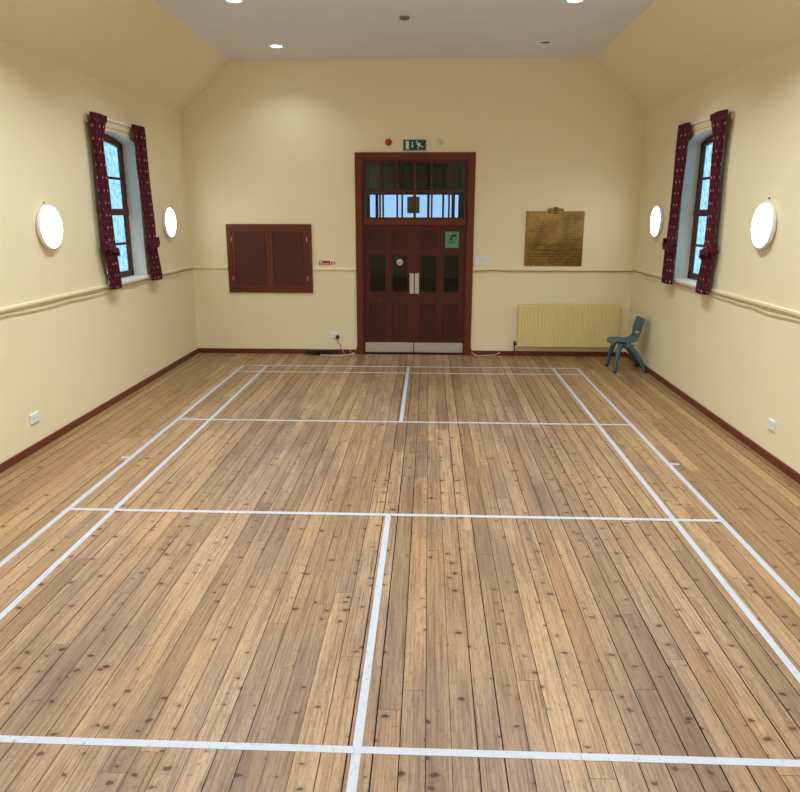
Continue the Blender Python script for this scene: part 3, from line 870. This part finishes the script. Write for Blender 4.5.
# ------------------------------------------------------------------ radiator
t = thing('radiator', 'long cream panel radiator on the back wall under the brass plaque', 'radiator', (2.48, YB - .06, 0))
rx0, rx1, rz0, rz1 = 1.702, 3.256, .165, .822
yf = 10.995
bm = BM(); n = 35; pitch = (rx1 - rx0 - .03) / n
prof = [(rx0, yf + .012)]
for k in range(n):
    a = rx0 + .015 + k * pitch
    for fr, d in ((0, .012), (.18, .012), (.34, 0), (.68, 0), (.84, .012)): prof.append((a + fr * pitch, yf + d))
prof += [(rx1, yf + .012), (rx1, yf + .022), (rx0, yf + .022)]
prism(bm, prof, 'z', rz0 + .035, rz1 - .035)
box(bm, rx0, rx1, yf + .006, yf + .022, rz0, rz0 + .034); box(bm, rx0, rx1, yf + .006, yf + .022, rz1 - .034, rz1 - .001)
obj('panel', bm, M['rad'], t, bevel=.002)
bm = BM(); box(bm, rx0, rx1, yf + .070, yf + .084, rz0, rz1 - .006); obj('rear_panel', bm, M['rad'], t)
bm = BM(); box(bm, rx0 - .002, rx1 + .002, yf + .004, yf + .010, rz1, rz1 + .004); box(bm, rx0 - .002, rx1 + .002, yf + .080, yf + .086, rz1, rz1 + .004)
for k in range(62):
    x = rx0 + .012 + k * .025; box(bm, x, x + .010, yf + .010, yf + .080, rz1, rz1 + .003)
obj('top_grille', bm, M['rad'], t)
for x in (rx0 - .003, rx1):
    bm = BM(); box(bm, x, x + .003, yf + .006, yf + .086, rz0 + .005, rz1); obj('side_cover', bm, M['rad'], t)
for x in (rx0 + .25, rx1 - .25):
    bm = BM(); box(bm, x, x + .04, yf + .084, YB - .001, rz0 + .1, rz1 - .1); obj('bracket', bm, M['rad'], t)
vx = rx0 - .045
bm = BM(); tube(bm, [(vx, yf + .05, 0), (vx, yf + .05, .20)], .009, 10); tube(bm, [(vx, yf + .05, .195), (rx0, yf + .05, .195)], .010, 10); obj('pipe', bm, M['valve'], t)
bm = BM(); lathe(bm, [(0, 0), (.017, 0), (.019, .02), (.018, .055), (.012, .065), (0, .066)], 16, mat=Matrix.Translation((vx, yf + .05, .175))); obj('valve', bm, M['valve'], t)
bm = BM(); tube(bm, [(rx1 + .03, yf + .05, 0), (rx1 + .03, yf + .05, .20), (rx1, yf + .05, .20)], .008, 10); obj('pipe', bm, M['rad'], t)

# ------------------------------------------------------------------ moulded plastic chair
ct = thing('plastic_chair', 'blue-grey moulded plastic chair in the right corner by the radiator', 'chair', (3.15, 10.15, 0))
YC = 10.15
def sheet(prof, wid, nw, crown, slot=None, lo=None):
    """prof: (x,z) along the shell; wid(t) half width; crown: sideways dish depth"""
    P = smooth_path([(x, 0, z) for x, z in prof], 5); bm = BM(); rows = []
    N = len(P) - 1
    for i, p in enumerate(P):
        t_ = i / N; hw = wid(t_)
        d = (P[min(i + 1, N)] - P[max(i - 1, 0)]).normalized(); nrm = Vector((-d.z, 0, d.x))
        rows.append([bm.verts.new(Vector((p.x, YC + hw * k, p.z)) + nrm * crown(t_) * (k * k)) for k in [-1 + 2 * j / nw for j in range(nw + 1)]])
    for i in range(N):
        for j in range(nw):
            k = -1 + 2 * (j + .5) / nw
            if slot and slot(i / N, k): continue
            f = bm.faces.new((rows[i][j], rows[i][j + 1], rows[i + 1][j + 1], rows[i + 1][j])); f.smooth = True
    return bm
def soften(o, th):
    s_ = o.modifiers.new('solid', 'SOLIDIFY'); s_.thickness = th; s_.offset = -1
    v = o.modifiers.new('sub', 'SUBSURF'); v.levels = 1; v.render_levels = 2
def ease(a, b, t): t = min(1, max(0, (t - a) / (b - a))); return t * t * (3 - 2 * t)
seat = sheet([(2.948, .378), (2.945, .402), (2.963, .418), (3.01, .421), (3.09, .414), (3.16, .408), (3.215, .412), (3.262, .432), (3.292, .466), (3.306, .502)],
             lambda t: .198 - .02 * (1 - ease(0, .12, t)) - .03 * ease(.65, 1, t), 20, lambda t: .012 + .02 * ease(.4, .9, t))
soften(obj('seat', seat, M['chair'], ct), .018)
back = sheet([(3.306, .500), (3.312, .53), (3.320, .57), (3.331, .62), (3.345, .675), (3.358, .725), (3.366, .750)],
             lambda t: .170 + .030 * ease(.12, .45, t) - .028 * ease(.86, 1, t), 20, lambda t: .035,
             slot=lambda t, k: .10 < t < .28 and abs(k) < .62)
soften(obj('backrest', back, M['chair'], ct), .020)
for (a, b, ra, rb) in (((3.03, 9.985, .404), (2.955, 9.925, .0), .040, .023), ((3.03, 10.315, .404), (2.955, 10.375, .0), .040, .023),
                       ((3.12, 9.985, .395), (3.390, 9.935, .0), .044, .024), ((3.12, 10.315, .395), (3.390, 10.365, .0), .044, .024)):
    bm = BM(); A, B = Vector(a), Vector(b)
    bow = Vector((-.012 if b[0] < 3 else .022, 0, .02 if b[0] > 3 else 0))
    P = [A.lerp(B, q / 12) + bow * math.sin(PI * q / 12) for q in range(13)]
    tube(bm, P, .02, 12, rad=[ra + (rb - ra) * (q / 12) ** .7 for q in range(13)])
    for v in bm.verts: v.co.z = max(v.co.z, .0)
    l = obj('leg', bm, M['chair'], ct)
    bm = BM(); lathe(bm, [(0, .0), (rb + .003, .0), (rb + .003, .012), (rb - .002, .018)], 14, mat=Matrix.Translation((b[0], b[1], 0))); obj('rubber_foot', bm, M['black'], l)
for sy in (-1, 1):
    bm = BM(); prism(bm, [(2.99, .402), (3.23, .392), (3.20, .355), (3.08, .34), (3.005, .365)], 'y', YC + sy * .165 - .008, YC + sy * .165 + .008)
    obj('seat_rib', bm, M['chair'], ct, bevel=.004)

# ------------------------------------------------------------------ sockets, plug, cables
sock_g = 'white wall sockets'
def socket(name, c, axis, s, w, h, label):
    t = thing(name, label, 'socket', c, sock_g); x, y, z = c
    def bb(u0, u1, v0, v1, d0, d1):
        bm = BM()
        if axis == 'x': a, b = sorted((x + s * d0, x + s * d1)); box(bm, a, b, y + u0, y + u1, z + v0, z + v1)
        else: a, b = sorted((y + s * d0, y + s * d1)); box(bm, x + u0, x + u1, a, b, z + v0, z + v1)
        return bm
    obj('plate', bb(-w / 2, w / 2, -h / 2, h / 2, 0, .014), M['white'], t, bevel=.003)
    for u in ((-w / 4, w / 4) if w > .11 else (0,)):
        obj('switch_rocker', bb(u - .006 + w * .08, u + .006 + w * .08, h * .18, h * .36, .014, .018), M['rim'], t)
        bm = bb(u - .003, u + .003, .000, .008, .0138, .0146)
        for k in (-.011, .011):
            b2 = bb(u + k - .004, u + k + .004, -.014, -.010, .0138, .0146)
            me = bpy.data.meshes.new('x'); b2.to_mesh(me); b2.free(); bm.from_mesh(me); bpy.data.meshes.remove(me)
        obj('pin_hole', bm, M['black'], t)
socket('wall_socket', (XL, 6.27, .315), 'x', 1, .150, .09, 'white socket low on the left wall')
socket('wall_socket', (XR, 6.285, .332), 'x', -1, .128, .09, 'white socket low on the right wall')
socket('wall_socket', (-1.198, YB, .297), 'y', -1, .142, .09, 'white socket with a black plug, low on the back wall left of the doors')
t = thing('power_plug', 'black plug with a dangling lead in the back wall socket', 'plug', (-1.155, YB - .014, .28))
bm = BM(); prism(bm, [(-1.183, .262), (-1.172, .250), (-1.138, .250), (-1.127, .262), (-1.127, .292), (-1.140, .308), (-1.170, .308), (-1.183, .292)], 'y', YB - .052, YB - .0145); obj('body', bm, M['black'], t, bevel=.006)
bm = BM(); tube(bm, smooth_path([(-1.155, YB - .035, .252), (-1.150, YB - .03, .20), (-1.125, YB - .05, .165), (-1.095, YB - .05, .15), (-1.115, YB - .04, .125), (-1.10, YB - .03, .09), (-1.06, YB - .045, .04), (-1.05, YB - .07, .012)]), .006, 8); obj('lead', bm, M['greycable'], t)
# heap of black cable along the skirting
bm = BM(); cr = random.Random(4)
for k in range(8):
    pts = []; x0 = -1.70 + cr.uniform(0, .12); x1 = -1.13 - cr.uniform(0, .22); zz = .009 + .010 * (k // 2); yc = YB - .055 - .018 * (k % 3)
    m = 9
    for i in range(m): pts.append((x0 + (x1 - x0) * i / (m - 1), yc + cr.uniform(-.016, .016), zz + cr.uniform(0, .035)))
    yc2 = yc - .03
    for i in range(m): pts.append((x1 + (x0 - x1) * i / (m - 1), yc2 + cr.uniform(-.020, .020), zz + cr.uniform(0, .03)))
    tube(bm, smooth_path(pts, 4), .0065, 7)
tag(obj('cable_coil', bm, M['black'], loc=(-1.35, YB - .07, 0)), 'heap of coiled black cable on the floor against the back skirting', 'cable')
bm = BM(); pts = [(-1.42, YB - .165, .008), (-1.28, YB - .17, .008), (-1.15, YB - .160, .008), (-1.02, YB - .15, .008), (-.93, YB - .08, .010), (-.875, YB - .09, .02), (-.90, YB - .06, .03), (-.93, YB - .10, .018), (-.91, YB - .13, .010)]
tube(bm, smooth_path(pts), .006, 7)
tag(obj('cable', bm, M['whitecable'], loc=(-1.1, YB - .1, 0)), 'pale cable lying in front of the black cable heap, left of the doors', 'cable')
bm = BM(); tube(bm, smooth_path([(-.868, YB - .006, 1.32), (-.872, YB - .006, .9), (-.880, YB - .006, .45), (-.90, YB - .010, .22), (-.95, YB - .026, .06), (-.97, YB - .04, .007)]), .003, 6)
tag(obj('wire', bm, M['offwhite'], loc=(-.87, YB, 0)), 'thin wire running down the wall beside the left side of the door frame', 'wire')
bm = BM(); tube(bm, smooth_path([(.99, YB - .028, .05), (1.04, YB - .05, .012), (1.12, YB - .075, .007), (1.22, YB - .05, .007), (1.34, YB - .03, .010), (1.44, YB - .028, .05)]), .0055, 6)
tag(obj('cable', bm, M['whitecable'], loc=(1.2, YB - .05, 0)), 'white cable looping on the floor just right of the doors', 'cable')
# cables clipped along the dado rails
def wall_cable(P, label):
    bm = BM(); tube(bm, smooth_path(P, 5), .0068, 8); tag(obj('dado_cable', bm, M['greycable'], loc=P[0]), label, 'cable', 'cables sagging along the dado rails')
cr = random.Random(9)
P = [(.9765, YB - .027, 1.305), (1.06, YB - .027, 1.327), (1.2, YB - .027, 1.341), (1.34, YB - .028, 1.345), (1.5, YB - .027, 1.330)]
x = 1.7
while x < 3.25: P.append((x, YB - .027, 1.334 + cr.uniform(-.006, .006))); x += .2
P += [(3.37, YB - .028, 1.338), (3.405, YB - .05, 1.335)]
y = YB - .25
while y > 3.5: P.append((XR - .027, y, 1.346 + cr.uniform(-.014, .012))); y -= .26
wall_cable(P, 'grey cable sagging along the rail of the back and right walls')
P = []; y = YB - .06
while y > 3.5: P.append((XL + .027, y, 1.344 + cr.uniform(-.010, .010))); y -= .28
P.append((XL - .004, y, 1.34))
wall_cable(P, 'grey cable sagging along the rail of the left wall')

# ------------------------------------------------------------------ badminton court markings
def line(x0, x1, y0, y1, label):
    bm = BM(); 
    n = max(1, int(max(x1 - x0, y1 - y0) / .5))
    box(bm, x0, x1, y0, y1, 0, .0009 if y1 - y0 > x1 - x0 else .0016)
    tag(obj('court_line', bm, M['tape'], loc=((x0 + x1) / 2, (y0 + y1) / 2, 0)), label, 'floor marking', 'white badminton court lines')
h = .020
XOL, XIL, XC, XIR, XOR = -2.452, -2.097, .004, 2.122, 2.479
Y1, Y2, Y3, Y4, Y5 = 10.173, 9.753, 7.334, 4.899, 2.498
NEAR = 1.6
line(XOL - h, XOL + h, NEAR, Y1 + h, 'outer long white sideline on the left of the court, nearest the left wall')
line(XIL - h, XIL + h, NEAR, Y1 + h, 'inner long white sideline on the left of the court')
line(XIR - h, XIR + h, NEAR, Y1 + h, 'inner long white sideline on the right of the court')
line(XOR - h, XOR + h, NEAR, Y1 + h, 'outer long white sideline on the right of the court, nearest the right wall')
line(XOL + h, XOR - h, Y1 - h, Y1 + h, 'thin white cross line of the court closest to the doors')
line(XOL + h, XOR - h, Y2 - h, Y2 + h, 'white cross line second from the doors')
line(XOL + h, XOR - h, Y3 - h, Y3 + h, 'white cross line where the short far centre line ends, third from the doors')
line(XOL + h, XOR - h, Y4 - h, Y4 + h, 'white cross line in the middle of the photo where the near centre line starts')
line(XOL + h, XOR - h, Y5 - h, Y5 + h, 'white cross line closest to the viewer, along the bottom of the photo')
line(XC - h, XC + h, Y3 + h, Y1 - h, 'short white centre line running towards the doors')
line(XC - h, XC + h, NEAR, Y4 - h, 'white centre line nearest the viewer, running to the bottom edge')
def tick(x0, x1, y, label):
    bm = BM(); box(bm, x0, x1, y - .02, y + .02, 0, .0009)
    tag(obj('court_tick', bm, M['tape'], loc=((x0 + x1) / 2, y, 0)), label, 'floor marking', 'net post marks')
tick(XOL - h - .075, XOL - h, 6.08, 'small white tick on the outside of the left outer sideline')
tick(XOR + h, XOR + h + .075, 6.12, 'small white tick on the outside of the right outer sideline')

# ------------------------------------------------------------------ light
def lamp(name, x, y, power, r=.09, col=(.80, .905, 1.0)):
    l = bpy.data.lights.new(name, 'AREA'); l.shape = 'DISK'; l.size = r * 2; l.energy = power; l.color = col; l.spread = math.radians(126)
    o = bpy.data.objects.new(name, l); COL.objects.link(o); o.location = (x, y, ZC - .012)
PW = 21.5
for x, y, _ in DLS: lamp('downlight_lamp', x, y, PW * (.3 if y > 10 else 1))
for y, k in ((6.1, 1.9), (4.0, 1.9), (1.9, 1.1), (-.2, .8), (-1.7, .9)):  # extra unseen lamps in line with the downlights, added to brighten the hall
    for x in (-1.79, 1.78): lamp('downlight_lamp', x, y, PW * k)
# unseen lamps added for brightness, without fittings, continuing both wall light rows
for y in (3.6, .4):
    for x, s in ((XL, 1), (XR, -1)):
        l = bpy.data.lights.new('added_wall_lamp', 'AREA'); l.shape = 'DISK'; l.size = .39; l.energy = 12; l.color = (.84, .93, 1)
        o = bpy.data.objects.new('added_wall_lamp', l); COL.objects.link(o); o.location = (x + s * .085, y, 2.08); o.rotation_euler = (0, -s * PI / 2, 0)
w = bpy.data.worlds.new('sky'); SC.world = w; w.use_nodes = True
nt = w.node_tree; bg = nt.nodes['Background']; bg.inputs[1].default_value = 1.5
tc = nt.nodes.new('ShaderNodeTexCoord'); nz = nt.nodes.new('ShaderNodeTexNoise'); nz.inputs['Scale'].default_value = 3.5; nz.inputs['Detail'].default_value = 4
mx = nt.nodes.new('ShaderNodeMix'); mx.data_type = 'RGBA'
mx.inputs[6].default_value = (.40, .64, 1.0, 1); mx.inputs[7].default_value = (.58, .82, 1.0, 1)
nt.links.new(tc.outputs['Generated'], nz.inputs['Vector']); nt.links.new(nz.outputs[0], mx.inputs[0]); nt.links.new(mx.outputs[2], bg.inputs[0])

# ------------------------------------------------------------------ camera
cam = bpy.data.cameras.new('camera'); co = bpy.data.objects.new('camera', cam); COL.objects.link(co)
f, pit, yaw, rol = 704.18, .2544, -.0396, .0016
cam.sensor_fit = 'HORIZONTAL'; cam.sensor_width = 36; cam.lens = f * 36 / 800
cam.clip_start = .05; cam.clip_end = 100
co.location = (.2838, 0, 2.2)
fwd = Vector((math.sin(yaw) * math.cos(pit), math.cos(yaw) * math.cos(pit), -math.sin(pit)))
right = Vector((math.cos(yaw), -math.sin(yaw), 0)); up = right.cross(fwd)
r2 = right * math.cos(rol) + up * math.sin(rol); u2 = -right * math.sin(rol) + up * math.cos(rol)
co.matrix_world = Matrix.Translation(co.location) @ Matrix((r2, u2, -fwd)).transposed().to_4x4()
SC.camera = co
SC.view_settings.view_transform = 'Standard'; SC.view_settings.look = 'None'
SC.view_settings.exposure = 0.24; SC.view_settings.gamma = 1.0; SC.view_settings.use_curve_mapping = False
